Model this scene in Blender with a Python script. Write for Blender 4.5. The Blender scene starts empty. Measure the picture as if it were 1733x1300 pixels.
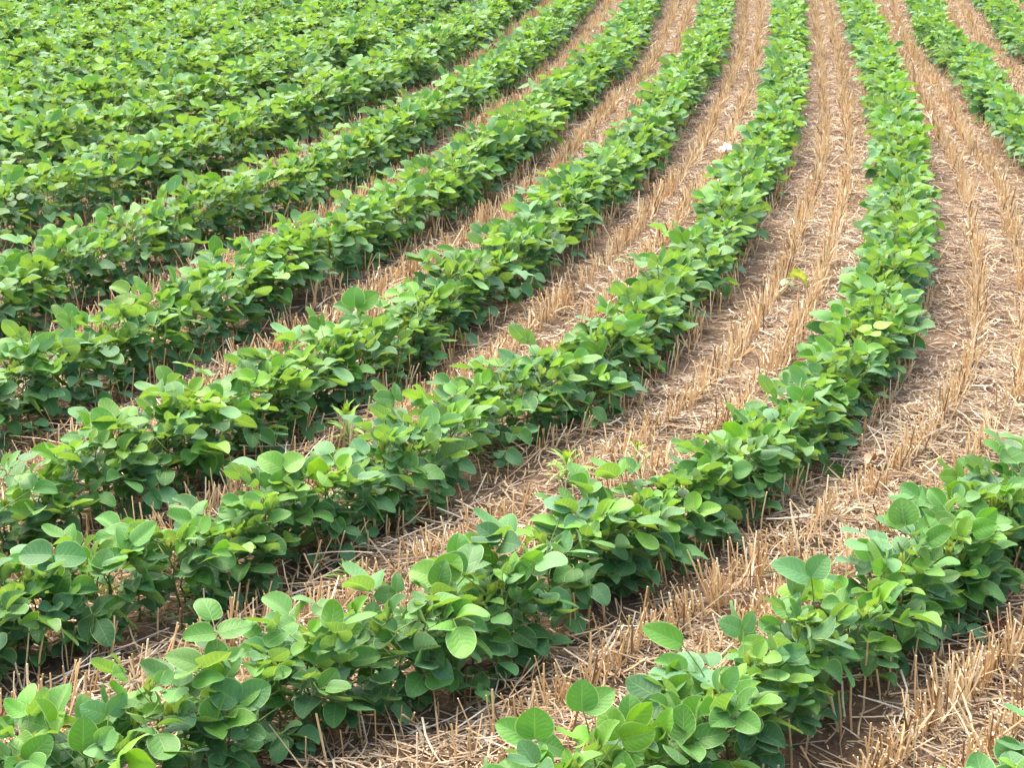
import bpy, math, time
import numpy as np
from mathutils import Matrix, Vector, Euler

T0 = time.time()
rng = np.random.default_rng(20240713)
scene = bpy.context.scene
COL = scene.collection

# ------------------------------------------------------------------ camera model
F_PX, YH, CX, CY = 2700.0, -285.0, 866.5, 650.0
TH = math.atan((CY - YH) / F_PX)
CAM_H = 1.95 * math.cos(TH)


def unproject(x, y, h=0.0):
    dx = (x - CX) / F_PX
    dy = (y - CY) / F_PX
    t = (CAM_H - h) / (math.sin(TH) + math.cos(TH) * dy)
    return np.array((dx * t, (math.cos(TH) - math.sin(TH) * dy) * t))


def project(x, y, z):
    dz = CAM_H - z
    zc = y * math.cos(TH) + dz * math.sin(TH)
    yc = dz * math.cos(TH) - y * math.sin(TH)
    return CX + F_PX * x / zc, CY + F_PX * yc / zc, zc


# ------------------------------------------------------------------ rows of the crop
CANOPY_H = 0.15
TRACE = {
    1: [(1562, 0), (1580, 52), (1650, 121), (1740, 230)],
    2: [(1447, 0), (1479, 87), (1503, 156), (1523, 225), (1528, 294), (1524, 346), (1522, 433), (1500, 515), (1469, 581),
        (1424, 633), (1368, 685), (1300, 750), (1200, 825), (1110, 875), (912, 970), (756, 1044), (600, 1122), (400, 1190),
        (208, 1254), (70, 1290)],
    3: [(1335, 0), (1335, 87), (1324, 156), (1314, 225), (1292, 260), (1270, 294), (1245, 346), (1215, 390), (1160, 460),
        (1108, 530), (1040, 588), (940, 645), (800, 712), (700, 770), (550, 845), (430, 890), (250, 950), (80, 1010)],
    4: [(1213, 0), (1207, 52), (1180, 104), (1141, 156), (1110, 208), (1080, 242), (1025, 294), (970, 345), (910, 395),
        (850, 440), (740, 520), (600, 590), (480, 650), (330, 730), (180, 790), (40, 840)],
    5: [(1090, 0), (1043, 87), (983, 138), (920, 190), (860, 242), (775, 300), (690, 345), (600, 400), (398, 494), (208, 580),
        (40, 650)],
    6: [(975, 0), (930, 50), (880, 95), (800, 150), (690, 215), (560, 280), (420, 335), (300, 380), (150, 440), (20, 495)],
    7: [(870, 0), (800, 50), (700, 105), (560, 170), (400, 235), (250, 285), (100, 330), (0, 360)],
    8: [(740, 0), (600, 75), (450, 140), (300, 195), (150, 240), (0, 280)],
}
TRACE_1B = [(1748, 818), (1617, 924), (1479, 1028), (1341, 1128), (1202, 1210), (1115, 1272), (1025, 1340)]
TRACE_0B = [(1848, 1272), (1812, 1312), (1766, 1375)]


def gp(tr):
    return np.array([unproject(x, y, CANOPY_H) for x, y in tr])


def resample(P, step=0.08):
    d = np.r_[0, np.cumsum(np.hypot(*np.diff(P, axis=0).T))]
    s = np.arange(0, d[-1], step)
    return np.c_[np.interp(s, d, P[:, 0]), np.interp(s, d, P[:, 1])]


def smooth(P, sig=4):
    k = np.exp(-0.5 * (np.arange(-3 * sig, 3 * sig + 1) / sig) ** 2)
    k /= k.sum()
    n = 3 * sig
    a = 2 * P[0] - P[n:0:-1]
    b = 2 * P[-1] - P[-2:-n - 2:-1]
    Q = np.r_[a, P, b]
    return np.c_[np.convolve(Q[:, 0], k, 'valid'), np.convolve(Q[:, 1], k, 'valid')]


def extend(P, far, near):
    t0 = P[0] - P[min(12, len(P) - 1)]
    t1 = P[-1] - P[max(-13, -len(P))]
    t0 /= np.hypot(*t0)
    t1 /= np.hypot(*t1)
    return np.r_[[P[0] + t0 * far], P, [P[-1] + t1 * near]]


def offset(P, d):
    t = np.gradient(P, axis=0)
    t /= np.hypot(t[:, 0], t[:, 1])[:, None]
    return P + np.c_[-t[:, 1], t[:, 0]] * d      # rows run far -> near; +d is to the viewer's right


ROWS = {}
for k in range(2, 9):
    P = smooth(resample(gp(TRACE[k])))
    ROWS[k] = resample(extend(P, 4.0, 1.6))
P2 = ROWS[2]
o = offset(P2, 0.86)
a, b = gp(TRACE[1]), gp(TRACE_1B)
mid = o[(o[:, 1] < a[-1, 1] - 0.5) & (o[:, 1] > b[0, 1] + 0.35)]
ROWS[1] = resample(extend(smooth(resample(np.r_[a, mid, b]), 5), 4.0, 1.4))
o = offset(ROWS[1], 0.72)
b = gp(TRACE_0B)
mid = o[o[:, 1] > b[0, 1] + 0.6]
ROWS[0] = resample(extend(smooth(resample(np.r_[mid, b]), 5), 0.5, 1.0))
ROWS[-1] = resample(offset(ROWS[0], 0.72))
for k in range(9, 17):
    ROWS[k] = resample(smooth(resample(offset(ROWS[k - 1], -0.72)), 6))
ORDER = sorted(ROWS)
ALLPTS = np.concatenate([ROWS[k][::2] for k in ORDER])

# distance-to-nearest-row grid
GX = np.arange(-9, 9, 0.06)
GY = np.arange(1.0, 23, 0.06)
gxx, gyy = np.meshgrid(GX, GY)
DR = np.full(gxx.shape, 9.0, np.float32)
for k in ORDER:
    P = ROWS[k][::2]
    for i in range(0, len(GY), 40):
        d = np.hypot(gxx[i:i + 40, :, None] - P[:, 0], gyy[i:i + 40, :, None] - P[:, 1]).min(2)
        DR[i:i + 40] = np.minimum(DR[i:i + 40], d)


def row_dist(x, y):
    i = np.clip(((y - GY[0]) / 0.06).round().astype(int), 0, len(GY) - 1)
    j = np.clip(((x - GX[0]) / 0.06).round().astype(int), 0, len(GX) - 1)
    return DR[i, j]


def in_view(x, y, z=0.0, mx=130, my=130):
    u, v, zc = project(x, y, z)
    return (u > -mx) & (u < 1733 + mx) & (v > -my) & (v < 1300 + my)


# ------------------------------------------------------------------ ground height
_w = rng.normal(size=(26, 2)) * np.r_[np.full(8, 2.5), np.full(9, 9), np.full(9, 26)][:, None]
_ph = rng.uniform(0, 6.28, 26)
_am = np.r_[np.full(8, .004), np.full(9, .0028), np.full(9, .0016)]


def ground_z(x, y):
    x = np.asarray(x, float)
    y = np.asarray(y, float)
    z = np.zeros(np.broadcast(x, y).shape)
    for (a, b), p, m in zip(_w, _ph, _am):
        z = z + m * np.sin(a * x + b * y + p)
    d = row_dist(x, y)
    return z - 0.012 * np.exp(-((d - 0.13) / 0.06) ** 2)


_n = rng.normal(size=(10, 2)) * np.r_[np.full(5, 2.2), np.full(5, 6)][:, None]
_np = rng.uniform(0, 6.28, 10)


def patch(x, y):                       # smooth patchiness, about -1..1
    return sum(np.sin(a * x + b * y + p) for (a, b), p in zip(_n, _np)) / 4.0


# ------------------------------------------------------------------ mesh helpers
class MB:
    """collects quads, writes one mesh"""

    def __init__(s):
        s.v, s.q, s.m, s.luv, s.tone, s.n = [], [], [], [], [], 0

    def add(s, v, q, mat=0, luv=None, tone=None):
        v = np.asarray(v, np.float32)
        s.v.append(v)
        s.q.append(np.asarray(q, np.int32) + s.n)
        s.m.append(np.full(len(q), mat, np.int32))
        s.luv.append(np.zeros((len(v), 3), np.float32) if luv is None else np.asarray(luv, np.float32))
        t = np.zeros((len(v), 4), np.float32)
        t[:, 3] = 1
        if tone is not None:
            t[:, :3] = tone
        s.tone.append(t)
        s.n += len(v)

    def mesh(s, name, mats, tone=True, smooth=True):
        v = np.concatenate(s.v)
        q = np.concatenate(s.q)
        me = bpy.data.meshes.new(name)
        me.vertices.add(len(v))
        me.vertices.foreach_set('co', v.ravel())
        me.loops.add(q.size)
        me.loops.foreach_set('vertex_index', q.ravel())
        me.polygons.add(len(q))
        me.polygons.foreach_set('loop_start', np.arange(0, q.size, 4, dtype=np.int32))
        me.polygons.foreach_set('loop_total', np.full(len(q), 4, np.int32))
        me.polygons.foreach_set('material_index', np.concatenate(s.m))
        me.polygons.foreach_set('use_smooth', np.full(len(q), smooth))
        for m in mats:
            me.materials.append(m)
        at = me.attributes.new('luv', 'FLOAT_VECTOR', 'POINT')
        at.data.foreach_set('vector', np.concatenate(s.luv).ravel())
        if tone:
            at = me.attributes.new('tone', 'FLOAT_COLOR', 'POINT')
            at.data.foreach_set('color', np.concatenate(s.tone).ravel())
        me.update(calc_edges=True)
        me.validate()
        return me


def grid_quads(nr, nc):
    i = np.arange(nr - 1)[:, None] * nc + np.arange(nc - 1)[None, :]
    i = i.ravel()
    return np.c_[i, i + 1, i + 1 + nc, i + nc]


def tube(pts, rad, sides=5):
    pts = np.asarray(pts, float)
    n = len(pts)
    t = np.gradient(pts, axis=0)
    t /= np.linalg.norm(t, axis=1)[:, None] + 1e-9
    ref = np.array((0.31, 0.95, 0.07))
    a = np.cross(t, ref)
    a /= np.linalg.norm(a, axis=1)[:, None] + 1e-9
    b = np.cross(t, a)
    ang = np.linspace(0, 2 * np.pi, sides, endpoint=False)
    rad = np.broadcast_to(np.asarray(rad, float), (n,))
    v = pts[:, None] + rad[:, None, None] * (np.cos(ang)[None, :, None] * a[:, None] + np.sin(ang)[None, :, None] * b[:, None])
    v = v.reshape(-1, 3)
    q = []
    for i in range(n - 1):
        for j in range(sides):
            k = (j + 1) % sides
            q.append((i * sides + j, i * sides + k, (i + 1) * sides + k, (i + 1) * sides + j))
    return v, np.array(q)


def link(o, parent=None):
    COL.objects.link(o)
    if parent is not None:
        o.parent = parent
    return o


def tag(o, label, cat, group=None, kind=None):
    if label:
        o['label'] = label
    if cat:
        o['category'] = cat
    if group:
        o['group'] = group
    if kind:
        o['kind'] = kind
    return o


# ------------------------------------------------------------------ materials
class NT:
    def __init__(s, name):
        s.mat = bpy.data.materials.new(name)
        s.mat.use_nodes = True
        s.t = s.mat.node_tree
        s.t.nodes.clear()
        s.out = s.t.nodes.new('ShaderNodeOutputMaterial')

    def n(s, typ, ins=None, **kw):
        nd = s.t.nodes.new(typ)
        for k, v in kw.items():
            setattr(nd, k, v)
        for k, v in (ins or {}).items():
            s.set(nd.inputs[k], v)
        return nd

    def set(s, sock, v):
        if isinstance(v, bpy.types.NodeSocket):
            s.t.links.new(v, sock)
        elif isinstance(v, bpy.types.Node):
            s.t.links.new(v.outputs[0], sock)
        else:
            sock.default_value = v

    def math(s, op, a, b=0.0, c=None, clamp=False):
        nd = s.t.nodes.new('ShaderNodeMath')
        nd.operation = op
        nd.use_clamp = clamp
        s.set(nd.inputs[0], a)
        s.set(nd.inputs[1], b)
        if c is not None:
            s.set(nd.inputs[2], c)
        return nd.outputs[0]

    def remap(s, v, a, b, c=0.0, d=1.0):
        nd = s.t.nodes.new('ShaderNodeMapRange')
        nd.interpolation_type = 'SMOOTHSTEP'
        for i, x in enumerate((v, a, b, c, d)):
            s.set(nd.inputs[i], x)
        return nd.outputs[0]

    def mix(s, f, a, b, typ='MIX'):
        nd = s.t.nodes.new('ShaderNodeMix')
        nd.data_type = 'RGBA'
        nd.blend_type = typ
        s.set(nd.inputs[0], f)
        s.set(nd.inputs[6], a)
        s.set(nd.inputs[7], b)
        return nd.outputs[2]

    def ramp(s, f, stops):
        nd = s.t.nodes.new('ShaderNodeValToRGB')
        cr = nd.color_ramp
        while len(cr.elements) < len(stops):
            cr.elements.new(0.5)
        for e, (p, c) in zip(cr.elements, stops):
            e.position = p
            e.color = (*c, 1)
        s.set(nd.inputs[0], f)
        return nd.outputs[0]


def C(r, g, b):
    return (r, g, b, 1)


def leaf_material():
    t = NT('soybean_leaf')
    luv = t.n('ShaderNodeAttribute', attribute_name='luv')
    sep = t.n('ShaderNodeSeparateXYZ', {0: luv.outputs['Vector']})
    u, v = sep.outputs[0], sep.outputs[1]
    at = t.n('ShaderNodeAttribute', attribute_name='tone')
    oi = t.n('ShaderNodeObjectInfo')
    tone = t.n('ShaderNodeVectorMath', {0: at.outputs['Color'], 1: oi.outputs['Color']}, operation='ADD')
    ts = t.n('ShaderNodeSeparateXYZ', {0: tone.outputs[0]})
    age, bri, rnd = ts.outputs
    au = t.math('ABSOLUTE', u)
    mid = t.remap(au, 0.02, 0.06, 1.0, 0.0)
    vn = t.n('ShaderNodeTexNoise', {'Vector': t.n('ShaderNodeVectorMath', {0: luv.outputs['Vector'], 1: tone.outputs[0]}, operation='ADD').outputs[0], 'Scale': 2.2, 'Detail': 2.0})
    x = t.math('MULTIPLY', t.math('SUBTRACT', v, t.math('MULTIPLY', t.math('POWER', au, 0.85), 0.30)), 6.6)
    x = t.math('ADD', x, t.math('MULTIPLY', vn.outputs[0], 1.6))
    tri = t.math('MULTIPLY', t.math('ABSOLUTE', t.math('SUBTRACT', t.math('FRACT', x), 0.5)), 2.0)
    lat = t.math('MULTIPLY', t.remap(tri, 0.80, 1.0), t.remap(au, 0.55, 0.97, 1.0, 0.0))
    vein = t.math('MAXIMUM', mid, t.math('MULTIPLY', lat, 0.75))
    edge = t.remap(au, 0.90, 1.0)
    geo = t.n('ShaderNodeNewGeometry')
    tc = t.n('ShaderNodeTexCoord')
    no = t.n('ShaderNodeTexNoise', {'Vector': geo.outputs['Position'], 'Scale': 60.0, 'Detail': 3.0})
    base = t.ramp(age, [(0.0, (0.116, 0.264, 0.014)), (0.3, (0.069, 0.206, 0.018)), (0.62, (0.050, 0.165, 0.026)), (1.0, (0.048, 0.152, 0.056))])
    base = t.mix(t.math('MULTIPLY', t.remap(rnd, 0.55, 0.85), 0.55), base, C(0.076, 0.188, 0.098))
    br = t.math('ADD', 0.72, t.math('MULTIPLY', bri, 0.56))
    br = t.math('MULTIPLY', br, t.math('ADD', 0.86, t.math('MULTIPLY', no.outputs[0], 0.28)))
    base = t.mix(1.0, base, t.n('ShaderNodeCombineXYZ', {0: br, 1: br, 2: br}).outputs[0], 'MULTIPLY')
    pale = t.mix(0.55, base, C(0.30, 0.44, 0.16))
    col = t.mix(t.math('MULTIPLY', vein, 0.42), base, pale)
    col = t.mix(t.math('MULTIPLY', edge, 0.8), col, C(0.26, 0.40, 0.15))
    spv = t.n('ShaderNodeTexVoronoi', {'Vector': t.n('ShaderNodeVectorMath', {0: luv.outputs['Vector'], 1: t.n('ShaderNodeVectorMath', {0: tone.outputs[0], 1: (7.0, 7.0, 7.0)}, operation='MULTIPLY').outputs[0]}, operation='ADD').outputs[0], 'Scale': 2.4})
    spot = t.math('MULTIPLY', t.math('LESS_THAN', spv.outputs['Distance'], 0.075), t.math('GREATER_THAN', rnd, 0.55))
    col = t.mix(t.math('MULTIPLY', spot, 0.75), col, C(0.36, 0.36, 0.17))
    under = t.mix(0.55, col, C(0.14, 0.25, 0.10))
    under = t.mix(t.math('MULTIPLY', vein, 0.5), under, C(0.30, 0.42, 0.20))
    col = t.mix(geo.outputs['Backfacing'], col, under)
    h = t.math('SUBTRACT', t.math('MULTIPLY', t.math('POWER', tri, 2.0), -1.0), t.math('MULTIPLY', mid, 1.2))
    h = t.math('ADD', h, t.math('MULTIPLY', no.outputs[0], 1.0))
    bp = t.n('ShaderNodeBump', {'Strength': 0.35, 'Distance': 0.0011, 'Height': h})
    rough = t.math('ADD', 0.50, t.math('MULTIPLY', rnd, 0.16))
    pb = t.n('ShaderNodeBsdfPrincipled', {'Base Color': col, 'Roughness': rough, 'Normal': bp.outputs[0], 'Specular IOR Level': 0.38, 'Sheen Weight': 0.06, 'Sheen Roughness': 0.5})
    tcol = t.mix(1.0, col, C(1.45, 1.30, 0.40), 'MULTIPLY')
    tr = t.n('ShaderNodeBsdfTranslucent', {'Color': tcol, 'Normal': bp.outputs[0]})
    mx = t.n('ShaderNodeMixShader', {0: 0.36, 1: pb.outputs[0], 2: tr.outputs[0]})
    t.set(t.out.inputs[0], mx.outputs[0])
    return t.mat


def plain(name, stops, rough=0.6, trans=0.0, scale=40.0, spec=0.3, bump=0.0):
    t = NT(name)
    tc = t.n('ShaderNodeNewGeometry')
    no = t.n('ShaderNodeTexNoise', {'Vector': tc.outputs['Position'], 'Scale': scale, 'Detail': 4.0})
    col = t.ramp(no.outputs[0], stops)
    ins = {'Base Color': col, 'Roughness': rough, 'Specular IOR Level': spec}
    if bump:
        ins['Normal'] = t.n('ShaderNodeBump', {'Strength': 0.7, 'Distance': bump, 'Height': no.outputs[0]}).outputs[0]
    pb = t.n('ShaderNodeBsdfPrincipled', ins)
    sh = pb.outputs[0]
    if trans:
        tr = t.n('ShaderNodeBsdfTranslucent', {'Color': col})
        sh = t.n('ShaderNodeMixShader', {0: trans, 1: sh, 2: tr.outputs[0]}).outputs[0]
    t.set(t.out.inputs[0], sh)
    return t.mat


def straw_material():
    t = NT('wheat_straw')
    at = t.n('ShaderNodeAttribute', attribute_name='tone')
    geo = t.n('ShaderNodeNewGeometry')
    no = t.n('ShaderNodeTexNoise', {'Vector': geo.outputs['Position'], 'Scale': 90.0, 'Detail': 2.0})
    f = t.math('ADD', 0.78, t.math('MULTIPLY', no.outputs[0], 0.44))
    col = t.mix(1.0, at.outputs['Color'], t.n('ShaderNodeCombineXYZ', {0: f, 1: f, 2: f}).outputs[0], 'MULTIPLY')
    pb = t.n('ShaderNodeBsdfPrincipled', {'Base Color': col, 'Roughness': 0.48, 'Specular IOR Level': 0.45})
    tr = t.n('ShaderNodeBsdfTranslucent', {'Color': col})
    t.set(t.out.inputs[0], t.n('ShaderNodeMixShader', {0: 0.12, 1: pb.outputs[0], 2: tr.outputs[0]}).outputs[0])
    return t.mat


def soil_material():
    t = NT('field_soil')
    geo = t.n('ShaderNodeNewGeometry')
    P = geo.outputs['Position']
    n1 = t.n('ShaderNodeTexNoise', {'Vector': P, 'Scale': 5.0, 'Detail': 5.0})
    n2 = t.n('ShaderNodeTexNoise', {'Vector': P, 'Scale': 70.0, 'Detail': 6.0, 'Roughness': 0.7})
    vo = t.n('ShaderNodeTexVoronoi', {'Vector': P, 'Scale': 55.0})
    f = t.math('ADD', t.math('MULTIPLY', n1.outputs[0], 0.5), t.math('MULTIPLY', n2.outputs[0], 0.5))
    col = t.ramp(f, [(0.32, (0.040, 0.027, 0.018)), (0.50, (0.115, 0.078, 0.050)), (0.62, (0.20, 0.140, 0.092)), (0.75, (0.31, 0.225, 0.155))])
    h = t.math('ADD', t.math('MULTIPLY', n2.outputs[0], 1.0), t.math('MULTIPLY', vo.outputs['Distance'], 0.8))
    bp = t.n('ShaderNodeBump', {'Strength': 0.9, 'Distance': 0.012, 'Height': h})
    pb = t.n('ShaderNodeBsdfPrincipled', {'Base Color': col, 'Roughness': 0.95, 'Specular IOR Level': 0.1, 'Normal': bp.outputs[0]})
    t.set(t.out.inputs[0], pb.outputs[0])
    return t.mat


M_LEAF = leaf_material()
M_STEM = plain('soybean_stem', [(0.3, (0.10, 0.17, 0.035)), (0.7, (0.21, 0.28, 0.085))], 0.55, 0.0, 25)
M_STALK = plain('soybean_main_stem', [(0.3, (0.085, 0.13, 0.035)), (0.7, (0.17, 0.22, 0.075))], 0.6, 0.0, 25)
M_BUD = plain('young_leaf', [(0.3, (0.20, 0.31, 0.04)), (0.7, (0.34, 0.42, 0.085))], 0.5, 0.3, 60)
M_STRAW = straw_material()
M_SOIL = soil_material()
M_WEED = plain('weed_leaf', [(0.3, (0.10, 0.24, 0.03)), (0.7, (0.20, 0.36, 0.05))], 0.5, 0.25, 50)
M_WEEDY = plain('weed_heart', [(0.3, (0.25, 0.40, 0.02)), (0.7, (0.42, 0.52, 0.03))], 0.5, 0.3, 50)
M_STICK = plain('dead_wood', [(0.3, (0.07, 0.045, 0.03)), (0.7, (0.20, 0.14, 0.10))], 0.85, 0.0, 90, 0.2, 0.002)
M_PALEWOOD = plain('bleached_wood', [(0.3, (0.30, 0.20, 0.12)), (0.7, (0.48, 0.35, 0.24))], 0.8, 0.0, 90, 0.2, 0.002)
M_DEAD = plain('dead_leaf', [(0.3, (0.13, 0.06, 0.03)), (0.7, (0.32, 0.17, 0.08))], 0.7, 0.15, 50, 0.2, 0.003)
M_RED = plain('reddish_leaf', [(0.3, (0.07, 0.026, 0.018)), (0.7, (0.16, 0.07, 0.042))], 0.7, 0.1, 60, 0.2, 0.003)
M_TORN = plain('yellowed_leaf', [(0.35, (0.18, 0.30, 0.02)), (0.65, (0.50, 0.50, 0.05))], 0.5, 0.2, 45)
M_TORNP = plain('leaf_underside', [(0.3, (0.30, 0.42, 0.22)), (0.7, (0.45, 0.55, 0.34))], 0.6, 0.2, 45)
M_SCRAP = plain('white_scrap', [(0.3, (0.62, 0.62, 0.66)), (0.7, (0.86, 0.86, 0.88))], 0.5, 0.15, 30)
M_LONGSTRAW = plain('long_straw', [(0.3, (0.46, 0.31, 0.15)), (0.7, (0.68, 0.52, 0.32))], 0.5, 0.05, 70)

# ------------------------------------------------------------------ leaflets and leaves


def leaflet(r, L, W, nt, nu, lance=False):
    """r: dict of shape numbers; base at origin, along +X, normal +Z"""
    t = 0.5 - 0.5 * np.cos(np.pi * np.linspace(0, 1, nt))
    if lance:
        w = np.sin(np.pi * np.clip(t, 0, 1) ** 0.9) ** 1.1
    else:
        q = 2 * t ** 0.80 - 1
        w = np.where(q < 0, (1 - np.abs(q) ** 2.2) ** 0.52, (1 - np.abs(q) ** 2.0) ** 0.66)
        w[-1] = 0
    w[0] = 0.03
    w[-1] = max(w[-1], 0.02)
    u = np.linspace(-1, 1, nu)
    tt, uu = np.meshgrid(t, u, indexing='ij')
    y = uu * (w * W / 2)[:, None]
    # bend along length
    kb = r['droop']
    ang = kb * (tt - 0.25)
    x = L * (np.sin(ang) - np.sin(-0.25 * kb)) / kb
    z = -L * (np.cos(-0.25 * kb) - np.cos(ang)) / kb
    ay = np.abs(y)
    z = z + r['fold'] * ay + r['cup'] * y * y / W
    z = z + r['ruf'] * L * uu ** 2 * np.sin(r['k'] * tt + r['p'] + (uu > 0) * r['p2'])
    y = y + r['sk'] * L * tt ** 2
    # twist
    a = r['twist'] * tt
    y, z = y * np.cos(a) - z * np.sin(a), y * np.sin(a) + z * np.cos(a)
    v = np.stack((x, y, z), -1).reshape(-1, 3)
    luv = np.stack((uu, tt, 0 * tt), -1).reshape(-1, 3)
    return v, grid_quads(nt, nu)[:, ::-1], luv


def rand_leaflet(g):
    return dict(droop=g.choice([-1, 1], p=[.3, .7]) * g.uniform(0.15, 0.9), fold=g.normal(0.22, 0.24), cup=g.normal(0.15, 0.5), ruf=g.uniform(0.004, 0.035),
                k=g.uniform(5, 11), p=g.uniform(0, 6), p2=g.uniform(0, 3), sk=g.normal(0, 0.05), twist=g.normal(0, 0.22))


def basis(d, n):
    d = d / np.linalg.norm(d)
    n = n - d * (n @ d)
    n /= np.linalg.norm(n)
    return np.c_[d, np.cross(n, d), n]


CLASSES = {  # petiole length, elevation, leaflet length, tilt spread
    'low': (0.070, 24, 0.054, 22, 0),
    'mid': (0.084, 32, 0.063, 26, 6),
    'top': (0.090, 55, 0.070, 28, 20),
    'new': (0.050, 66, 0.050, 30, 34),
}
NVAR = 9
VARS = []            # each: dict(cls, petiole pts, leaflets[(M3x3, base, r, L, W)])
VIDX = {}
for cls, (pl, el, ll, sp, pit) in CLASSES.items():
    VIDX[cls] = []
    for k in range(NVAR):
        g = np.random.default_rng(hash((len(cls), ord(cls[0]), k)) % 10 ** 6)
        P = pl * g.uniform(0.8, 1.25)
        e = math.radians(el + g.normal(0, 7))
        n = 5
        ee = e - np.linspace(0, math.radians(g.uniform(0, 22)), n)
        bend = np.cumsum(np.r_[0, np.full(n - 1, P / (n - 1))] * np.cos(ee))
        rise = np.cumsum(np.r_[0, np.full(n - 1, P / (n - 1))] * np.sin(ee))
        side = g.normal(0, 0.012) * np.linspace(0, 1, n) ** 2
        pts = np.c_[bend, side, rise]
        tip = pts[-1]
        hd = math.radians(g.normal(0, 14))
        e2 = math.radians(pit + g.normal(2, 15))
        out = np.array((math.cos(hd) * math.cos(e2), math.sin(hd) * math.cos(e2), math.sin(e2)))
        rac = 0.022 * ll / 0.07 * g.uniform(0.8, 1.4)
        tip2 = tip + out * rac
        lfs = []
        for which in (0, 1, -1):
            L = ll * g.uniform(0.88, 1.12) * (1.06 if which == 0 else 0.96)
            W = L * g.uniform(0.70, 0.86)
            az = hd + which * math.radians(g.normal(72, 11))
            pe = math.radians(pit + g.normal(-4, sp * 0.75))
            d = np.array((math.cos(az) * math.cos(pe), math.sin(az) * math.cos(pe), math.sin(pe)))
            roll = math.radians(g.normal(0, sp))
            nn = np.array((0, 0, 1.0)) + np.cross(np.array((0, 0, 1.0)), d) * math.tan(max(-1.2, min(1.2, roll)))
            B = basis(d, nn)
            b0 = (tip2 if which == 0 else tip + out * rac * 0.1) + d * 0.003
            lfs.append((B, b0, rand_leaflet(g), L, W))
        VIDX[cls].append(len(VARS))
        VARS.append(dict(cls=cls, pts=np.r_[pts, [tip2]], leaf=lfs))


def leaflet_geo(lf, nt, nu, local=False):
    B, b0, r, L, W = lf
    v, q, luv = leaflet(r, L, W, nt, nu)
    if not local:
        v = v @ B.T + b0
    return v, q, luv


def petiole_geo(V, sides, sub=1):
    p = V['pts'][::sub] if sub > 1 else V['pts']
    p = np.r_[p[:-1], V['pts'][-1:]]
    return tube(p, np.linspace(0.0019, 0.0010, len(p)), sides)


def bud_geo(k, nt=7, nu=5):
    g = np.random.default_rng(500 + k)
    mb = []
    n = g.integers(4, 7)
    for i in range(n):
        L = g.uniform(0.020, 0.040)
        W = L * g.uniform(0.38, 0.55)
        az = i * 2.4 + g.uniform(-.4, .4)
        el = math.radians(g.uniform(45, 84))
        d = np.array((math.cos(az) * math.cos(el), math.sin(az) * math.cos(el), math.sin(el)))
        inw = np.array((-math.cos(az) * math.sin(el), -math.sin(az) * math.sin(el), math.cos(el)))
        B = basis(d, inw)
        r = rand_leaflet(g)
        r.update(fold=g.uniform(0.5, 1.1), droop=-g.uniform(0.3, 0.9), ruf=0.004)
        v, q, luv = leaflet(r, L, W, nt, nu)
        mb.append((v @ B.T + np.array((math.cos(az), math.sin(az), 0)) * 0.004 + (0, 0, g.uniform(0, .012)), q, luv))
    return mb


BUDS = [bud_geo(k) for k in range(6)]
BUDS_LO = [bud_geo(k, 4, 3) for k in range(6)]

NSTEM = 10
STEMS = []           # unit-height centre lines
for k in range(NSTEM):
    g = np.random.default_rng(900 + k)
    zz = np.linspace(0, 1, 9)
    wob = np.cumsum(g.normal(0, 0.022, (9, 2)), axis=0)
    wob -= wob[0]
    STEMS.append(np.c_[wob, zz])


def stem_pt(k, f):
    S = STEMS[k]
    return np.array([np.interp(f, S[:, 2], S[:, 0]), np.interp(f, S[:, 2], S[:, 1]), f])


def rotz(a):
    c, s = math.cos(a), math.sin(a)
    return np.array(((c, -s, 0), (s, c, 0), (0, 0, 1.0)))


def rotx(a):
    c, s = math.cos(a), math.sin(a)
    return np.array(((1, 0, 0), (0, c, -s), (0, s, c)))


def roty(a):
    c, s = math.cos(a), math.sin(a)
    return np.array(((c, 0, s), (0, 1, 0), (-s, 0, c)))


def plan_plant(g, row_ang, size=1.0):
    """list of leaves of one plant in the plant's own frame"""
    H = 0.172 * size * g.uniform(0.84, 1.18)
    sk = int(g.integers(NSTEM))
    tilt = g.normal(0, 0.07, 2)
    az = row_ang + math.pi / 2 + g.normal(0, 0.6)
    vig = g.uniform(-0.10, 0.10)
    leaves = []
    nn = 11
    for i in range(nn):
        f = 0.16 + 0.84 * i / (nn - 1)
        if i <= 3:
            cls, tone = 'low', g.normal(0.92, 0.14)
            if g.random() < .15:
                continue
        elif i <= 7:
            cls, tone = 'mid', g.normal(0.74, 0.17)
        elif i <= 9:
            cls, tone = 'top', g.normal(0.40, 0.19)
        else:
            cls, tone = 'new', g.normal(0.10, 0.12)
        a = az + (math.pi if i % 2 else 0) + g.normal(0, 0.5)
        R = rotz(a) @ rotx(g.normal(0, 0.16)) @ roty(g.normal(0.0, 0.13))
        s = g.uniform(0.70, 1.08) * (0.6 + 0.4 * size)
        p = stem_pt(sk, min(f, 1.0)) * (H, H, H)
        leaves.append((int(g.choice(VIDX[cls])), R, s, p, (float(np.clip(tone + vig, 0, 1)), float(g.uniform(0, 1)), float(g.uniform(0, 1)))))
    Rp = rotx(tilt[0]) @ roty(tilt[1])
    return dict(H=H, stem=sk, R=Rp, leaves=leaves, bud=int(g.integers(6)), sr=float(g.uniform(0, 6.28)))


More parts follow.
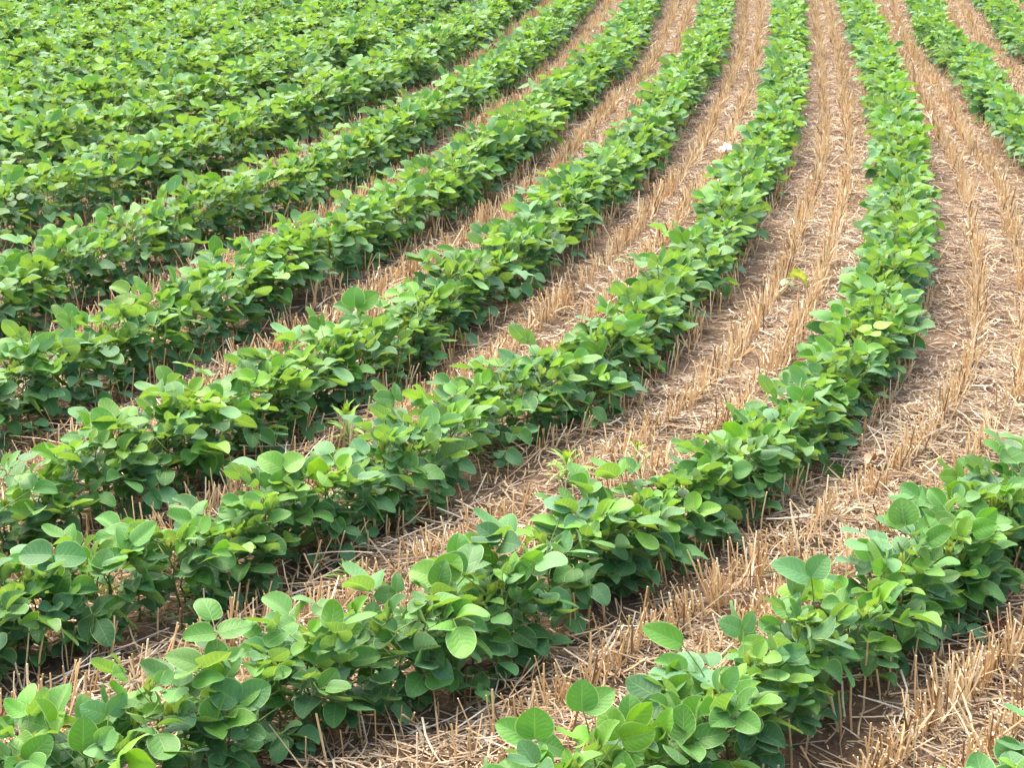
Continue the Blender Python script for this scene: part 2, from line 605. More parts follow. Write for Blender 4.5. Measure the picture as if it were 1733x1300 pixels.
# ------------------------------------------------------------------ place the plants
PL = []
for k in ORDER:
    P = ROWS[k]
    d = np.r_[0, np.cumsum(np.hypot(*np.diff(P, axis=0).T))]
    s = 0.02
    while s < d[-1]:
        x, y = np.interp(s, d, P[:, 0]), np.interp(s, d, P[:, 1])
        i = min(np.searchsorted(d, s), len(P) - 2)
        tx, ty = P[i + 1] - P[i]
        gap = 0.051 * rng.uniform(0.65, 1.35)
        jit = 0.095 if k >= 8 else 0.07 if k == 7 else 0.033 if k >= 4 else 0.024 if y < 5.5 else 0.020
        gap *= 0.68 if k >= 8 else 0.76 if k == 7 else 0.88 if k >= 4 or y < 5.5 else 1.0
        lat = float(np.clip(rng.normal(0, jit), -1.7 * jit, 1.7 * jit))
        nrm = math.hypot(tx, ty)
        x += -ty / nrm * lat + rng.normal(0, 0.012)
        y += tx / nrm * lat + rng.normal(0, 0.012)
        size = (1.32 if k >= 8 else 1.26 if k >= 7 else 1.10 if k >= 5 else 1.03 if k >= 4 else 1.0) + 0.09 * patch(x * 1.3, y * 1.3) + 0.09 * rng.normal()
        PL.append((k, x, y, math.atan2(ty, tx), s, size))
        s += gap
keep = []
for p in PL:
    k, x, y, a, s, size = p
    if y < 0.9:
        continue
    u, v, zc = project(x, y, 0.12)
    m = 160 + 1.0 * F_PX / zc * 0.8
    if zc > 0.5 and -m < u < 1733 + m and -260 < v < 1300 + 420:
        keep.append((zc, u, v, p))
keep.sort(key=lambda t: t[0])
vis = [t for t in keep if (-60 < t[1] < 1793 and t[2] < 1375) or (t[3][0] == 0 and 1500 < t[1] < 1850 and 1000 < t[2] < 1460)]
IND = vis[:300]
ind_ids = {id(t[3]) for t in IND}
REST = [t for t in keep if id(t[3]) not in ind_ids]
print('plants kept', len(keep), 'individual', len(IND), 'zc of last', IND[-1][0], 'v', min(t[2] for t in IND))

# prototype objects for the individuals
PROTO_STEM, PROTO_LEAF, PROTO_PET, PROTO_LFT, PROTO_BUD = [], [], [], [], []
for k in range(NSTEM):
    mb = MB()
    v, q = tube(STEMS[k], np.linspace(0.0034, 0.0016, 9) / 0.2, 6)
    S = v.copy()
    c = np.repeat(STEMS[k], 6, axis=0)
    mb.add(c * (0.2, 0.2, 0.2) + (v - c) * 0.2, q)
    # swollen nodes
    PROTO_STEM.append(bpy.data.objects.new('stem', mb.mesh('stem', [M_STALK], tone=False)))
for V in VARS:
    mb = MB()
    v, q = petiole_geo(V, 5)
    mb.add(v, q, 1)
    mbp = MB()
    mbp.add(v, q, 0)
    # petiolules
    for lf in V['leaf']:
        vv, qq = tube([lf[1] - lf[0][:, 0] * 0.006, lf[1] + lf[0][:, 0] * 0.004], 0.0011, 4)
        mb.add(vv, qq, 1)
        mbp.add(vv, qq, 0)
    lob = []
    for lf in V['leaf']:
        v, q, luv = leaflet_geo(lf, 12, 7)
        mb.add(v, q, 0, luv)
        m1 = MB()
        v, q, luv = leaflet_geo(lf, 13, 9, True)
        m1.add(v, q, 0, luv)
        lo = bpy.data.objects.new('leaflet', m1.mesh('leaflet', [M_LEAF], tone=False))
        M = Matrix(lf[0].tolist()).to_4x4()
        M.translation = Vector(lf[1].tolist())
        lo.matrix_local = M
        lob.append(lo)
    PROTO_LEAF.append(bpy.data.objects.new('leaf', mb.mesh('leaf', [M_LEAF, M_STEM], tone=False)))
    PROTO_PET.append(bpy.data.objects.new('leaf', mbp.mesh('leaf_stalk', [M_STEM], tone=False)))
    PROTO_LFT.append(lob)
for k in range(6):
    mb = MB()
    for v, q, luv in BUDS[k]:
        mb.add(v, q, 0, luv)
    PROTO_BUD.append(bpy.data.objects.new('bud', mb.mesh('bud', [M_BUD], tone=False)))


def mat4(R, s, p):
    M = Matrix((np.asarray(R) * s).tolist()).to_4x4()
    M.translation = Vector(np.asarray(p, float).tolist())
    return M


ROWTXT = {0: 'corner row at bottom right', 1: 'row leaving the right edge low down', 2: 'long row curving bottom left to top right',
          3: 'second row up the left edge', 4: 'third row up the left edge', 5: 'fourth row up the left edge', 6: 'fifth row up the left edge'}


def plant_label(k, u, v):
    row = ROWTXT.get(k, 'far row')
    h = ('at far left', 'left of centre', 'right of centre', 'at far right')[int(np.clip(u / 433.4, 0, 3))]
    w = 'bottom edge' if v > 1180 else 'low down' if v > 980 else 'below middle' if v > 780 else 'mid height' if v > 600 else 'upper half'
    return f'soybean plant in {row}, {h}, {w}'


NSUB = 90
plan_g = np.random.default_rng(77)
PLANTS = []
for n, (zc, u, v, (k, x, y, ang, s, size)) in enumerate(IND):
    pp = plan_plant(plan_g, ang, size)
    e = bpy.data.objects.new('soybean_plant', None)
    e.empty_display_size = 0.05
    z = float(ground_z(x, y)) - 0.004
    M = Matrix(pp['R'].tolist()).to_4x4()
    M.translation = Vector((x, y, z))
    e.matrix_world = M
    link(e)
    tag(e, plant_label(k, u, v), 'soybean plant', 'soybean plants in the ' + ROWTXT.get(k, 'far rows'))
    PLANTS.append(e)
    st = link(PROTO_STEM[pp['stem']].copy(), e)
    st.scale = (1, 1, pp['H'] / 0.2)
    sx = 1.0
    for vi, R, sc, p, tone in pp['leaves']:
        p = p * (0.2 / pp['H'], 0.2 / pp['H'], 1)
        if n < NSUB:
            lo = link(PROTO_PET[vi].copy(), e)
            lo.matrix_local = mat4(R, sc, p)
            for q in PROTO_LFT[vi]:
                c = link(q.copy(), lo)
                c.color = (tone[0], tone[1], tone[2], 1)
        else:
            lo = link(PROTO_LEAF[vi].copy(), e)
            lo.matrix_local = mat4(R, sc, p)
            lo.color = (tone[0], tone[1], tone[2], 1)
    b = link(PROTO_BUD[pp['bud']].copy(), e)
    p = stem_pt(pp['stem'], 1.0) * (0.2, 0.2, pp['H'])
    b.matrix_local = mat4(rotz(pp['sr']), 1.0, p)


# prominent single leaves that stand out of the near rows, each on a stalk of its own plant


def ray(px, py, depth):
    dx, dy = (px - CX) / F_PX, (py - CY) / F_PX
    f, dn = math.cos(TH) - math.sin(TH) * dy, math.sin(TH) + math.cos(TH) * dy
    t = depth / f
    return np.array((dx * t, depth, CAM_H - dn * t))


def big_leaf(label, lean, *parts, back=False):
    """parts: (base px, tip px, width px, age); each a leaflet of one leaf"""
    bx = np.mean([p[0][0] for p in parts])
    by = np.mean([p[0][1] for p in parts])
    best = None
    for e, (zc, u, v, p) in zip(PLANTS, IND):
        q = project(p[1], p[2], 0.16)
        d = (q[0] - bx) ** 2 + (q[1] - by - 8) ** 2
        if best is None or d < best[0]:
            best = (d, e, p)
    e, p = best[1], best[2]
    e['label'] = label
    dep = p[2] - 0.03
    b3 = ray(bx, by, dep)
    org = np.array(e.location)
    inv = e.matrix_world.inverted()
    foot = org + (0, 0, 0.10)
    n = 7
    t = np.linspace(0, 1, n)[:, None]
    pts = foot + (b3 - foot) * t + np.array((0, 0, 0.02)) * np.sin(np.pi * t)
    mb = MB()
    mb.add(*tube(pts - org, np.linspace(0.0022, 0.0013, n), 6))
    lo = bpy.data.objects.new('leaf', mb.mesh('leaf_stalk', [M_STEM], tone=False))
    link(lo, e)
    lo.matrix_parent_inverse = inv @ Matrix.Translation(Vector(org.tolist()))
    for i, ((x0, y0), (x1, y1), wp, age) in enumerate(parts):
        g = np.random.default_rng(int(x0 * 7 + y0))
        B0 = ray(x0, y0, dep)
        tip = ray(x1, y1, dep + lean * 0.05)
        d = tip - B0
        L = np.linalg.norm(d)
        zc = project(*B0)[2]
        view = B0 - np.array((0, 0, CAM_H))
        nn = -view / np.linalg.norm(view) + np.array((0, 0.0, 0.75)) + g.normal(0, 0.15, 3)
        if back:
            nn = -nn
        r = dict(droop=g.uniform(.15, .5), fold=g.uniform(0.1, 0.3), cup=0.2, ruf=0.018, k=8, p=g.uniform(0, 6), p2=1, sk=0, twist=g.normal(0, .1))
        v, q, luv = leaflet(r, L, wp / F_PX * zc * 1.1, 15, 9)
        mb = MB()
        mb.add(v, q, 0, luv)
        c = link(bpy.data.objects.new('leaflet', mb.mesh('leaflet', [M_LEAF], tone=False)), lo)
        M = Matrix(basis(d, nn).tolist()).to_4x4()
        M.translation = Vector((B0 - org).tolist())
        c.matrix_local = M
        c.color = (age, g.uniform(.3, .8), g.uniform(0, 1), 1)


big_leaf('soybean plant holding one large lone leaf out left over the stubble', 0.3, ((1155, 1092), (1087, 1060), 40, .30))
big_leaf('soybean plant with a broad pale leaf pair at the middle of the lower long row', 0.5, ((742, 982), (692, 962), 50, .18), ((742, 982), (778, 940), 48, .18), ((745, 984), (725, 1010), 40, .55))
big_leaf('soybean plant with a wide leaf pointing left in the row near the right edge', 0.3, ((1372, 980), (1307, 950), 42, .5), ((1374, 978), (1400, 940), 40, .6))
big_leaf('soybean plant with a tall upright lime green leaf near the right edge', 0.5, ((1530, 890), (1525, 842), 50, .12), ((1533, 888), (1497, 868), 40, .25))
big_leaf('soybean plant with a large leaf pointing right over stubble near the right edge', 0.2, ((1573, 1012), (1640, 1012), 45, .42), ((1568, 1003), (1560, 945), 40, .33))
big_leaf('soybean plant with a wide dark bluish leaf pair at the far left', 0.3, ((88, 940), (30, 938), 46, .9), ((92, 940), (148, 942), 46, .85), ((90, 944), (88, 985), 36, .6))
big_leaf('soybean plant with a big mid green leaf hanging below the dark bluish pair at left', 0.3, ((96, 1012), (146, 1030), 42, .6), ((94, 1008), (112, 965), 40, .55))
big_leaf('soybean plant with a pale upturned leaf underside cut by the left edge', 0.2, ((-2, 1030), (50, 1022), 46, .5), back=True)
big_leaf('soybean plant with a large round leaf at the near end of the bottom row', 0.4, ((905, 1252), (905, 1198), 62, .38), ((900, 1256), (838, 1222), 44, .45), ((910, 1256), (960, 1272), 44, .5))
big_leaf('soybean plant with an upright leaf beside a slanting one in the bottom row', 0.4, ((985, 1205), (985, 1150), 52, .5), ((990, 1205), (1040, 1168), 44, .25))
big_leaf('soybean plant with one upright oval leaf in the bottom left corner', 0.4, ((140, 1272), (142, 1213), 48, .42), ((144, 1272), (200, 1245), 40, .3))
big_leaf('soybean plant with a spread pair of dark leaves along the bottom left', 0.3, ((403, 1190), (356, 1158), 52, .8), ((406, 1190), (458, 1160), 50, .78), ((404, 1193), (440, 1160), 30, .4))
big_leaf('soybean plant with a bright spread leaf pair between two rows at left', 0.4, ((478, 795), (436, 770), 40, .25), ((481, 793), (515, 772), 42, .22))
big_leaf('soybean plant with a large round leaf above the row left of centre', 0.4, ((600, 520), (600, 484), 40, .5), ((604, 520), (640, 495), 32, .3))

# the rest of the crop: one mass
mass = MB()
LO = {}
for lod, (nt, nu) in enumerate(((7, 5), (5, 3))):
    for i, V in enumerate(VARS):
        pv, pq = petiole_geo(V, 3, 2 if lod else 1)
        vs, qs, ls, c = [], [], [], 0
        for lf in V['leaf']:
            v, q, luv = leaflet_geo(lf, nt, nu)
            vs.append(v)
            qs.append(q + c)
            ls.append(luv)
            c += len(v)
        LO[lod, i] = (pv, pq, np.concatenate(vs), np.concatenate(qs), np.concatenate(ls))
for zc, u, v, (k, x, y, ang, s, size) in REST:
    pp = plan_plant(plan_g, ang, size)
    lod = 0 if zc < 7 else 1
    Rp = pp['R']
    org = np.array((x, y, float(ground_z(x, y)) - 0.004))
    H = pp['H']
    S = STEMS[pp['stem']][::2]
    if zc < 10:
        tv, tq = tube(S * (H, H, H), np.linspace(0.0034, 0.0016, len(S)), 3)
        mass.add(tv @ Rp.T + org, tq, 2)
    for vi, R, sc, p, tone in pp['leaves']:
        pv, pq, lv, lq, ll = LO[lod, vi]
        RR = Rp @ R
        off = Rp @ p + org
        if zc < 11:
            mass.add(pv @ RR.T * sc + off, pq, 1)
        mass.add(lv @ RR.T * sc + off, lq, 0, ll, tone)
    off = Rp @ (stem_pt(pp['stem'], 1.0) * H) + org
    for v, q, luv in BUDS_LO[pp['bud']]:
        mass.add(v @ rotz(pp['sr']).T + off, q, 3)
ob = link(bpy.data.objects.new('soybean_crop', mass.mesh('soybean_crop', [M_LEAF, M_STEM, M_STALK, M_BUD])))
ob.color = (0, 0, 0, 1)
tag(ob, 'distant green soybean rows merging into a leafy mass toward the top', 'soybean crop', None, 'stuff')
print('crop quads', sum(len(q) for q in mass.q), round(time.time() - T0, 1), 's')

# ------------------------------------------------------------------ wheat stubble and straw


def straw_cols(n, g, warm=0.5):
    a = np.array((0.42, 0.265, 0.125))
    b = np.array((0.70, 0.545, 0.345))
    c = np.array((0.16, 0.095, 0.05))
    d = np.array((0.76, 0.66, 0.50))
    w = g.random((n, 1))
    col = a + (b - a) * w
    r = g.random(n)
    m = r < 0.12
    col[m] = c * g.uniform(0.7, 1.6, (m.sum(), 1))
    m = r > 0.84
    col[m] = d * g.uniform(0.8, 1.05, (m.sum(), 1))
    return col


def prisms(mb, P0, D, L, R0, cols, sides=4, bend=None, taper=0.85, nseg=1, mat=0, flat=None):
    """many straight or once-bent straws in one go. P0,D:(n,3)"""
    n = len(P0)
    D = D / np.linalg.norm(D, axis=1)[:, None]
    ref = np.where(np.abs(D[:, 2:3]) > 0.8, np.array((1.0, 0.2, 0)), np.array((0, 0, 1.0)))
    A = np.cross(D, ref)
    A /= np.linalg.norm(A, axis=1)[:, None]
    B = np.cross(D, A)
    ang = np.linspace(0, 2 * np.pi, sides, endpoint=False)
    rings = []
    for k in range(nseg + 1):
        f = k / nseg
        c = P0 + D * (L * f)[:, None]
        if bend is not None:
            c = c + bend * (f * f)
        r = R0 * (1 - (1 - taper) * f)
        fl = 1.0 if flat is None else flat
        ring = c[:, None] + r[:, None, None] * (np.cos(ang)[None, :, None] * A[:, None] + fl * np.sin(ang)[None, :, None] * B[:, None])
        rings.append(ring)
    V = np.stack(rings, 1).reshape(n, -1, 3)
    nv = V.shape[1]
    q = []
    for k in range(nseg):
        for j in range(sides):
            j2 = (j + 1) % sides
            q.append((k * sides + j, k * sides + j2, (k + 1) * sides + j2, (k + 1) * sides + j))
    if sides == 4:
        e = nseg * sides
        q.append((e, e + 1, e + 2, e + 3))
    q = np.array(q)
    Q = (q[None] + (np.arange(n) * nv)[:, None, None]).reshape(-1, 4)
    mb.add(V.reshape(-1, 3), Q, mat, None, np.repeat(cols, nv, axis=0))


g = np.random.default_rng(31)
stub = MB()
XS, YS = [], []
for i in range(len(ORDER) - 1):
    A, B = ROWS[ORDER[i]], ROWS[ORDER[i + 1]]
    A = resample(A, 0.05)
    j = np.hypot(A[:, None, 0] - B[None, :, 0], A[:, None, 1] - B[None, :, 1]).argmin(1)
    Bn = B[j]
    Bn = smooth(Bn, 5) if len(Bn) > 60 else Bn
    for fr, dens in ((0.15, 50), (0.385, 205), (0.60, 205), (0.84, 50)):
        L = resample(A + (Bn - A) * fr, 0.02)
        n = int(len(L) * 0.02 * dens)
        idx = g.integers(0, len(L), n)
        p = L[idx] + g.normal(0, 0.016, (n, 2))
        # gaps where the drill or the tractor knocked it down
        pt = patch(p[:, 0] * 2.1 + 5 * i, p[:, 1] * 2.1 + 9 * fr)
        ok = g.random(n) < np.clip(0.78 + 0.55 * pt, 0.12, 1.0)
        p = p[ok]
        ok = in_view(p[:, 0], p[:, 1], 0.05, 150, 90) & (p[:, 1] > 1.2)
        p = p[ok]
        XS.append(p[:, 0])
        YS.append(p[:, 1])
X, Y = np.concatenate(XS), np.concatenate(YS)
n = len(X)
print('stubble', n)
P0 = np.c_[X, Y, ground_z(X, Y) - 0.004]
pt = patch(X * 3 + 2, Y * 3)
Lh = np.clip(0.092 + 0.022 * pt + g.normal(0, 0.022, n), 0.025, 0.17)
lean = g.normal(0, 0.16, (n, 2)) + np.c_[0.14 * patch(X * 2.7, Y * 2.7 + 3), 0.14 * patch(X * 2.7 + 7, Y * 2.7)]
far = g.random(n) < 0.14
lean[far] = g.normal(0, 0.7, (far.sum(), 2))
D = np.c_[lean, np.ones(n)]
bend = np.c_[g.normal(0, 0.008, (n, 2)), np.zeros(n)]
prisms(stub, P0, D, Lh, g.uniform(0.0013, 0.0027, n), np.minimum(straw_cols(n, g) * (1.12, 1.08, 0.96), 0.82), 4, bend, 0.9, 2)
# dry leaf sheaths hanging on the stubble
m = g.random(n) < 0.22
k = m.sum()
prisms(stub, P0[m] + (0, 0, 0.02), D[m] + g.normal(0, 0.45, (k, 3)) * (1, 1, 0.3), Lh[m] * g.uniform(0.5, 1.0, k), g.uniform(0.002, 0.0042, k),
       straw_cols(k, g), 4, np.c_[g.normal(0, 0.03, (k, 2)), -g.uniform(0, 0.04, k)], 0.3, 3, 0, 0.12)
ob = link(bpy.data.objects.new('wheat_stubble', stub.mesh('wheat_stubble', [M_STRAW], smooth=False)))
tag(ob, 'rows of cut tan wheat stubble standing between the soybean rows', 'stubble', None, 'stuff')

lit = MB()


def scatter(n, zmax, seed):
    g = np.random.default_rng(seed)
    # uniform over the ground seen
    y = np.sqrt(g.uniform(1.9 ** 2, zmax ** 2, n))
    x = g.uniform(-1, 1, n) * (y * 0.345 + 0.35)
    return g, x, y


def litter(n, zmax, seed, lmin, lmax, r0, r1, zlift, flat=None, nseg=2, tilt=0.10, curl=0.02):
    g, x, y = scatter(n, zmax, seed)
    dr = row_dist(x, y)
    w = np.clip((dr - 0.02) / 0.2, 0.10, 1.0) * np.clip(0.75 + 0.5 * patch(x * 2 + 1, y * 2 + 4), 0.2, 1.0)
    ok = (g.random(n) < w) & in_view(x, y, 0, 140, 90)
    x, y = x[ok], y[ok]
    n = len(x)
    L = g.uniform(lmin, lmax, n) * g.uniform(0.5, 1, n)
    a = g.uniform(0, 2 * np.pi, n)
    D = np.c_[np.cos(a), np.sin(a), g.normal(0, tilt, n)]
    D /= np.linalg.norm(D, axis=1)[:, None]
    z = ground_z(x, y) + np.abs(g.normal(0, zlift, n)) + np.abs(D[:, 2]) * L * 0.45 + 0.001
    P0 = np.c_[x, y, z] - D * (L / 2)[:, None]
    b = np.c_[g.normal(0, 1, (n, 2)), g.normal(0, 0.3, n)] * (curl * L / 0.1)[:, None]
    c = straw_cols(n, g) * (0.75, 0.755, 0.76) * g.uniform(0.55, 1.15, (n, 1))
    prisms(lit, P0, D, L, g.uniform(r0, r1, n), c, 4, b, 0.85, nseg, 0, flat)
    return n


N = 0
N += litter(115000, 18.5, 1, 0.03, 0.17, 0.0008, 0.0021, 0.012, None, 3, 0.10, 0.035)
N += litter(42000, 18.5, 2, 0.03, 0.12, 0.0016, 0.0040, 0.010, 0.10, 3, 0.14, 0.04)
N += litter(120000, 13, 3, 0.012, 0.06, 0.0008, 0.0022, 0.006, 0.35, 1)
N += litter(12000, 5.0, 5, 0.06, 0.24, 0.0012, 0.0026, 0.016, None, 3, 0.18, 0.03)
N += litter(50000, 5.5, 6, 0.008, 0.04, 0.0008, 0.0026, 0.005, 0.25, 1)
print('litter', N)
ob = link(bpy.data.objects.new('straw_litter', lit.mesh('straw_litter', [M_STRAW], smooth=False)))
tag(ob, 'loose pale straw and chaff scattered over the soil between the rows', 'straw', None, 'stuff')

# ------------------------------------------------------------------ ground
xs = np.unique(np.r_[np.linspace(-400, -20, 14), np.linspace(-20, -6, 20), np.arange(-6, 6.01, 0.045), np.linspace(6, 20, 20), np.linspace(20, 400, 14)].round(4))
ys = np.unique(np.r_[np.linspace(-400, -8, 14), np.linspace(-8, 1.5, 20), np.arange(1.5, 17, 0.045), np.linspace(17, 40, 20), np.linspace(40, 700, 16)].round(4))
gx, gy = np.meshgrid(xs, ys, indexing='ij')
gz = ground_z(gx, gy)
gr = MB()
gr.add(np.stack((gx, gy, gz), -1).reshape(-1, 3), grid_quads(len(xs), len(ys))[:, ::-1])
ob = link(bpy.data.objects.new('ground', gr.mesh('ground', [M_SOIL], tone=False)))
tag(ob, 'brown bare field soil under straw and crop rows', 'soil', None, 'structure')

# ------------------------------------------------------------------ single things


def at(px, py, h=0.0):
    x, y = unproject(px, py, h)
    return x, y, float(ground_z(x, y))


def blade(L, W, az, el, base, droop=0.8, fold=0.35, nt=8):
    r = dict(droop=droop, fold=fold, cup=0, ruf=0.006, k=7, p=az, p2=1, sk=0, twist=0.1)
    v, q, luv = leaflet(r, L, W, nt, 5, True)
    d = np.array((math.cos(az) * math.cos(el), math.sin(az) * math.cos(el), math.sin(el)))
    nn = np.array((-math.cos(az) * math.sin(el), -math.sin(az) * math.sin(el), math.cos(el)))
    return v @ basis(d, nn).T + base, q, luv


def weed(px, py, height, nleaf, leaf, label, seed, heart=True, cat='weed', top_spread=1.0, name='weed'):
    g = np.random.default_rng(seed)
    x, y, z = at(px, py)
    e = link(bpy.data.objects.new(name, None))
    e.location = (x, y, z)
    tag(e, label, cat)
    n = 7
    pts = np.c_[np.cumsum(g.normal(0, 0.004, (n, 2)), axis=0), np.linspace(-0.005, height, n)]
    mb = MB()
    mb.add(*tube(pts, np.linspace(0.0028, 0.0016, n), 6))
    link(bpy.data.objects.new('stem', mb.mesh('stem', [M_STEM], tone=False)), e)
    for i in range(nleaf):
        f = (i + 1) / nleaf
        az = i * 2.4 + g.uniform(-.3, .3)
        el = math.radians(g.uniform(-5, 22) + 50 * f * top_spread)
        L = leaf * (0.75 + 0.5 * math.sin(math.pi * f ** 0.8)) * g.uniform(0.85, 1.15)
        b = np.array([np.interp(f, np.linspace(0, 1, n), pts[:, c]) for c in range(3)])
        v, q, luv = blade(L, L * g.uniform(0.15, 0.22), az, el, np.zeros(3), g.uniform(0.4, 1.1))
        mb = MB()
        mb.add(v, q, 0, luv)
        lo = link(bpy.data.objects.new('leaf', mb.mesh('leaf', [M_WEED], tone=False)), e)
        lo.location = b
    if heart:
        mb = MB()
        for i in range(9):
            v, q, luv = blade(leaf * g.uniform(0.35, 0.6), leaf * 0.11, i * 2.4, math.radians(g.uniform(55, 85)), pts[-1], -0.4, 0.5, 6)
            mb.add(v, q, 0, luv)
        link(bpy.data.objects.new('leaf_heart', mb.mesh('leaf_heart', [M_WEEDY], tone=False)), e)
    return e


weed(956, 828, 0.085, 18, 0.075, 'bright green spiky weed standing in straw right of centre', 1)
weed(586, 985, 0.03, 11, 0.060, 'small low rosette weed in bare straw left of centre near bottom', 2, True)
weed(590, 752, 0.11, 22, 0.075, 'tall spiky weed with yellow-green heart squeezed between two left soybean rows', 3)
weed(1083, 795, 0.07, 11, 0.05, 'yellow-green spiky weed pushing out beside a soybean row right of centre', 4)
weed(1303, 980, 0.015, 7, 0.035, 'tiny yellow-green seedling in straw left of the big lower right leaf', 5, True, 'seedling', 1.0, 'weed_seedling')
weed(1527, 750, 0.015, 6, 0.034, 'tiny pale seedling among stubble near the right edge at mid height', 6, False, 'seedling', 1.0, 'weed_seedling')
weed(1075, 1072, 0.012, 5, 0.030, 'tiny grey-green seedling at the foot of stubble low in the middle', 8, False, 'seedling', 1.0, 'weed_seedling')
weed(1548, 88, 0.34, 34, 0.085, 'tall thin yellowish weed beside a far soybean row at top right', 7, True)

# torn fallen leaf
x, y, z = at(1338, 492)
e = link(bpy.data.objects.new('fallen_leaf', None))
e.location = (x, y, z + 0.035)
tag(e, 'torn yellow-green fallen leaf lying on straw right of centre', 'fallen leaf')
r0 = dict(droop=0.8, fold=0.3, cup=0.6, ruf=0.03, k=8, p=0, p2=1, sk=0.05, twist=0.5)
v, q, luv = leaflet(r0, 0.075, 0.055, 11, 7)
mb = MB()
mb.add(v @ basis(np.array((-0.55, -0.5, 0.3)), np.array((-0.2, -0.5, 1.0))).T, q, 0, luv)
tag(link(bpy.data.objects.new('leaflet', mb.mesh('leaflet', [M_TORNP], tone=False)), e), 'pale green half of the leaf', None)
r0.update(droop=1.8, fold=0.8, twist=-0.7)
v, q, luv = leaflet(r0, 0.10, 0.055, 11, 7)
mb = MB()
mb.add(v @ basis(np.array((0.8, -0.45, 0.05)), np.array((0.1, -0.6, 0.8))).T + (0.0, 0.05, 0.02), q, 0, luv)
tag(link(bpy.data.objects.new('leaflet', mb.mesh('leaflet', [M_TORN], tone=False)), e), 'crumpled yellow half of the leaf', None)

# white scrap
x, y, z = at(1229, 266)
g = np.random.default_rng(5)
nt, nu = 13, 13
uu, vv = np.meshgrid(np.linspace(-1, 1, nt), np.linspace(-1, 1, nu), indexing='ij')
zz = 0.045 * np.exp(-(uu ** 2 + vv ** 2)) + g.normal(0, 0.008, uu.shape)
rr = 0.036 * (1 + 0.2 * g.normal(size=uu.shape) * (np.maximum(abs(uu), abs(vv)) > .9))
mb = MB()
v1 = np.stack((uu * rr * 0.9 + 0.012 * g.normal(size=uu.shape) * .4, vv * rr, zz), -1).reshape(-1, 3)
q1 = grid_quads(nt, nu)[:, ::-1]
mb.add(v1, q1)
mb.add(v1 - (0, 0, 0.0015), q1[:, ::-1])
ob = link(bpy.data.objects.new('paper_scrap', mb.mesh('paper_scrap', [M_SCRAP], tone=False)))
ob.location = (x, y, z + 0.03)
tag(ob, 'crumpled white scrap of litter beside a soybean row at upper right', 'litter')


def stick(a, b, r, mat, label, name='stick', cat='stick', seed=0, ha=0.008, hb=0.008, wob=0.012):
    g = np.random.default_rng(seed)
    A, B = np.array(at(*a, ha)), np.array(at(*b, hb))
    A[2] += ha
    B[2] += hb
    n = 12
    t = np.linspace(0, 1, n)[:, None]
    pts = A + (B - A) * t
    w = np.cumsum(g.normal(0, wob * 0.3, (n, 3)), axis=0)
    w -= w[0] + (w[-1] - w[0]) * t
    pts = pts + w * (1, 1, 0.4)
    c = pts.mean(0)
    mb = MB()
    rad = r * np.linspace(1.1, 0.7, n) * g.uniform(0.85, 1.15, n)
    rad[0] *= 0.55
    rad[-1] *= 0.45
    mb.add(*tube(pts - c, rad, 7))
    ob = link(bpy.data.objects.new(name, mb.mesh(name, [mat], tone=False)))
    ob.location = c
    tag(ob, label, cat)
    return ob


stick((1696, 116), (1745, 104), 0.014, M_STICK, 'dark broken stick lying across straw at the top right edge', seed=1, ha=0.02, hb=0.03)
stick((1436, 328), (1485, 322), 0.010, M_PALEWOOD, 'pale stick poking out of straw against a soybean row at upper right', seed=2, ha=0.012, hb=0.012)
stick((1330, 324), (1398, 330), 0.009, M_STICK, 'thin dark bent twig on straw between two rows at upper right', seed=3, ha=0.012, hb=0.012, wob=0.03)
stick((1645, 373), (1730, 378), 0.006, M_STICK, 'long thin dark twig lying flat near the right edge above mid height', seed=4)
stick((1278, 948), (1328, 945), 0.008, M_STICK, 'short brown stick on soil left of the big lower right leaf', seed=5, ha=0.012, hb=0.012)

for a, b, ha, hb, lab, sd in (
        ((1663, 1276), (1608, 1140), 0.0, 0.09, 'single tall pale straw leaning left over stubble near bottom right', 1),
        ((1470, 1175), (1477, 1120), 0.0, 0.12, 'thin upright dry straw beside the brown leaf at lower right', 2),
        ((1630, 350), (1646, 300), 0.0, 0.05, 'slanted bleached straw crossing stubble rows near the right edge', 3),
        ((14, 905), (2, 815), 0.0, 0.10, 'dry tan stalk standing up at the left edge', 4),
        ((275, 452), (296, 395), 0.0, 0.10, 'dry leaning grass stalk rising between upper left soybean rows', 5),
        ((1010, 800), (925, 770), 0.0, 0.05, 'long pale bent straw lying behind the spiky weed', 6)):
    stick(a, b, 0.0028, M_LONGSTRAW, lab, 'straw_stalk', 'straw', 40 + sd, ha, hb, 0.01)


def dead_leaf(px, py, L, mat, label, seed, az, lift=0.015):
    g = np.random.default_rng(seed)
    x, y, z = at(px, py)
    mb = MB()
    for i in range(3):
        r = dict(droop=g.uniform(1.2, 2.6), fold=g.uniform(0.3, 0.9), cup=1.0, ruf=0.06, k=9, p=i, p2=2, sk=0.1, twist=g.normal(0, 0.6))
        v, q, luv = leaflet(r, L * g.uniform(0.7, 1.1), L * g.uniform(0.4, 0.7), 10, 7)
        a = az + i * 1.9
        mb.add(v @ basis(np.array((math.cos(a), math.sin(a), 0.35)), np.array((g.normal(0, .5), g.normal(0, .5), 1))).T + (0, 0, 0.008 * i), q, 0, luv)
    ob = link(bpy.data.objects.new('dead_leaf', mb.mesh('dead_leaf', [mat], tone=False)))
    ob.location = (x, y, z + lift)
    tag(ob, label, 'dead leaf')


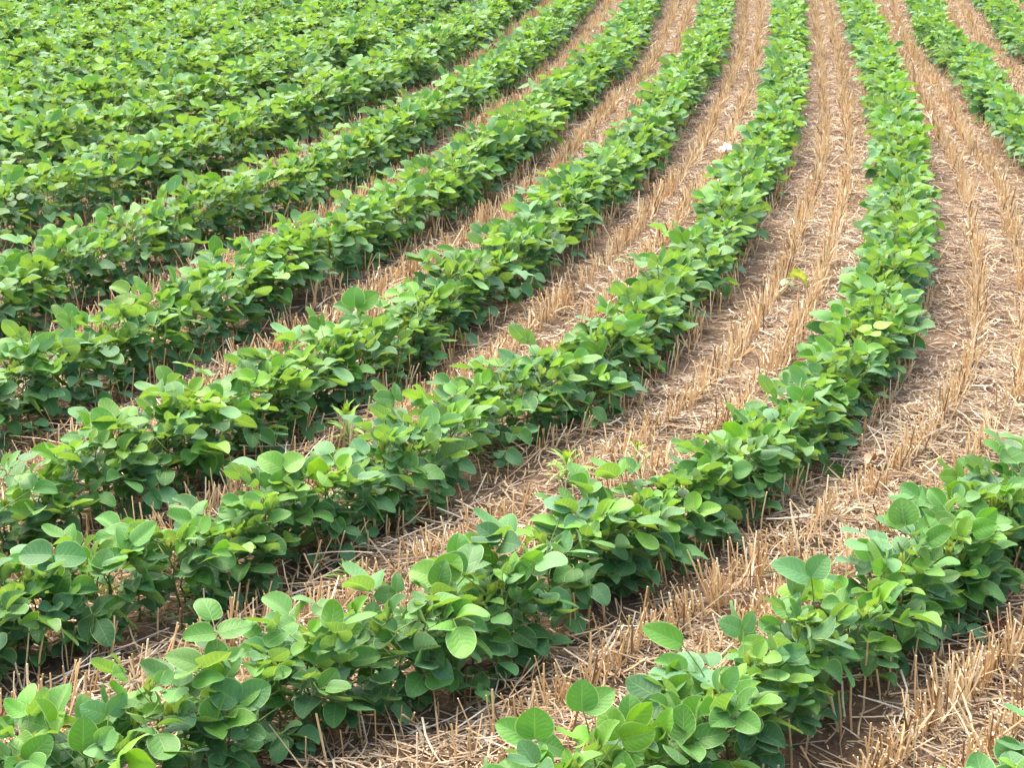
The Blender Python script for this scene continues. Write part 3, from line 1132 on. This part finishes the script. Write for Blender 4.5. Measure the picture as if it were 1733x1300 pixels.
dead_leaf(1490, 1162, 0.06, M_DEAD, 'curled brown dead leaf under the soybean row at lower right', 1, 0.3, 0.03)
dead_leaf(1700, 1088, 0.05, M_RED, 'dark reddish dead leaf in stubble near the right edge low down', 2, 1.0, 0.02)
dead_leaf(430, 975, 0.040, M_DEAD, 'small orange-brown dried leaf at the foot of a left soybean row', 3, 2.0, 0.03)
dead_leaf(1478, 792, 0.06, M_PALEWOOD, 'dry pale husk curled on straw near right edge at mid height', 4, 2.0, 0.015)

# ------------------------------------------------------------------ light, sky, camera
SUN_EL, SUN_AZ = math.radians(62), math.radians(-35)   # azimuth from +Y, positive to the right
w = bpy.data.worlds.new('World')
scene.world = w
w.use_nodes = True
nt = w.node_tree
nt.nodes.clear()
sky = nt.nodes.new('ShaderNodeTexSky')
sky.sky_type = 'NISHITA'
sky.sun_disc = False
sky.sun_elevation = SUN_EL
sky.sun_rotation = SUN_AZ
sky.dust_density = 8.0
sky.air_density = 1.0
sky.ozone_density = 1.0
bg = nt.nodes.new('ShaderNodeBackground')
bg.inputs[1].default_value = 0.15
wo = nt.nodes.new('ShaderNodeOutputWorld')
nt.links.new(sky.outputs[0], bg.inputs[0])
nt.links.new(bg.outputs[0], wo.inputs[0])
sun = bpy.data.lights.new('sun', 'SUN')
sun.energy = 0.5
sun.angle = math.radians(130)
sun.color = (1.0, 0.97, 0.92)
so = link(bpy.data.objects.new('sun', sun))
dirv = Vector((math.sin(SUN_AZ) * math.cos(SUN_EL), math.cos(SUN_AZ) * math.cos(SUN_EL), math.sin(SUN_EL)))
so.rotation_euler = dirv.to_track_quat('Z', 'Y').to_euler()
so.location = (0, 5, 12)

cam = bpy.data.cameras.new('camera')
cam.sensor_width = 36
cam.lens = F_PX / 1733 * 36
cam.clip_start = 0.05
cam.clip_end = 2000
cam.dof.use_dof = True
cam.dof.focus_distance = 4.2
cam.dof.aperture_fstop = 20
co = link(bpy.data.objects.new('camera', cam))
co.location = (0, 0, CAM_H)
co.rotation_euler = (math.pi / 2 - TH, 0, 0)
scene.camera = co

vs = scene.view_settings
vs.view_transform = 'Standard'
vs.look = 'None'
vs.exposure = 2.35
vs.gamma = 1
cy = scene.cycles
scene.render.engine = 'CYCLES'
cy.max_bounces = 6
cy.diffuse_bounces = 4
cy.transmission_bounces = 4
cy.use_denoising = True
print('script', round(time.time() - T0, 1), 's')
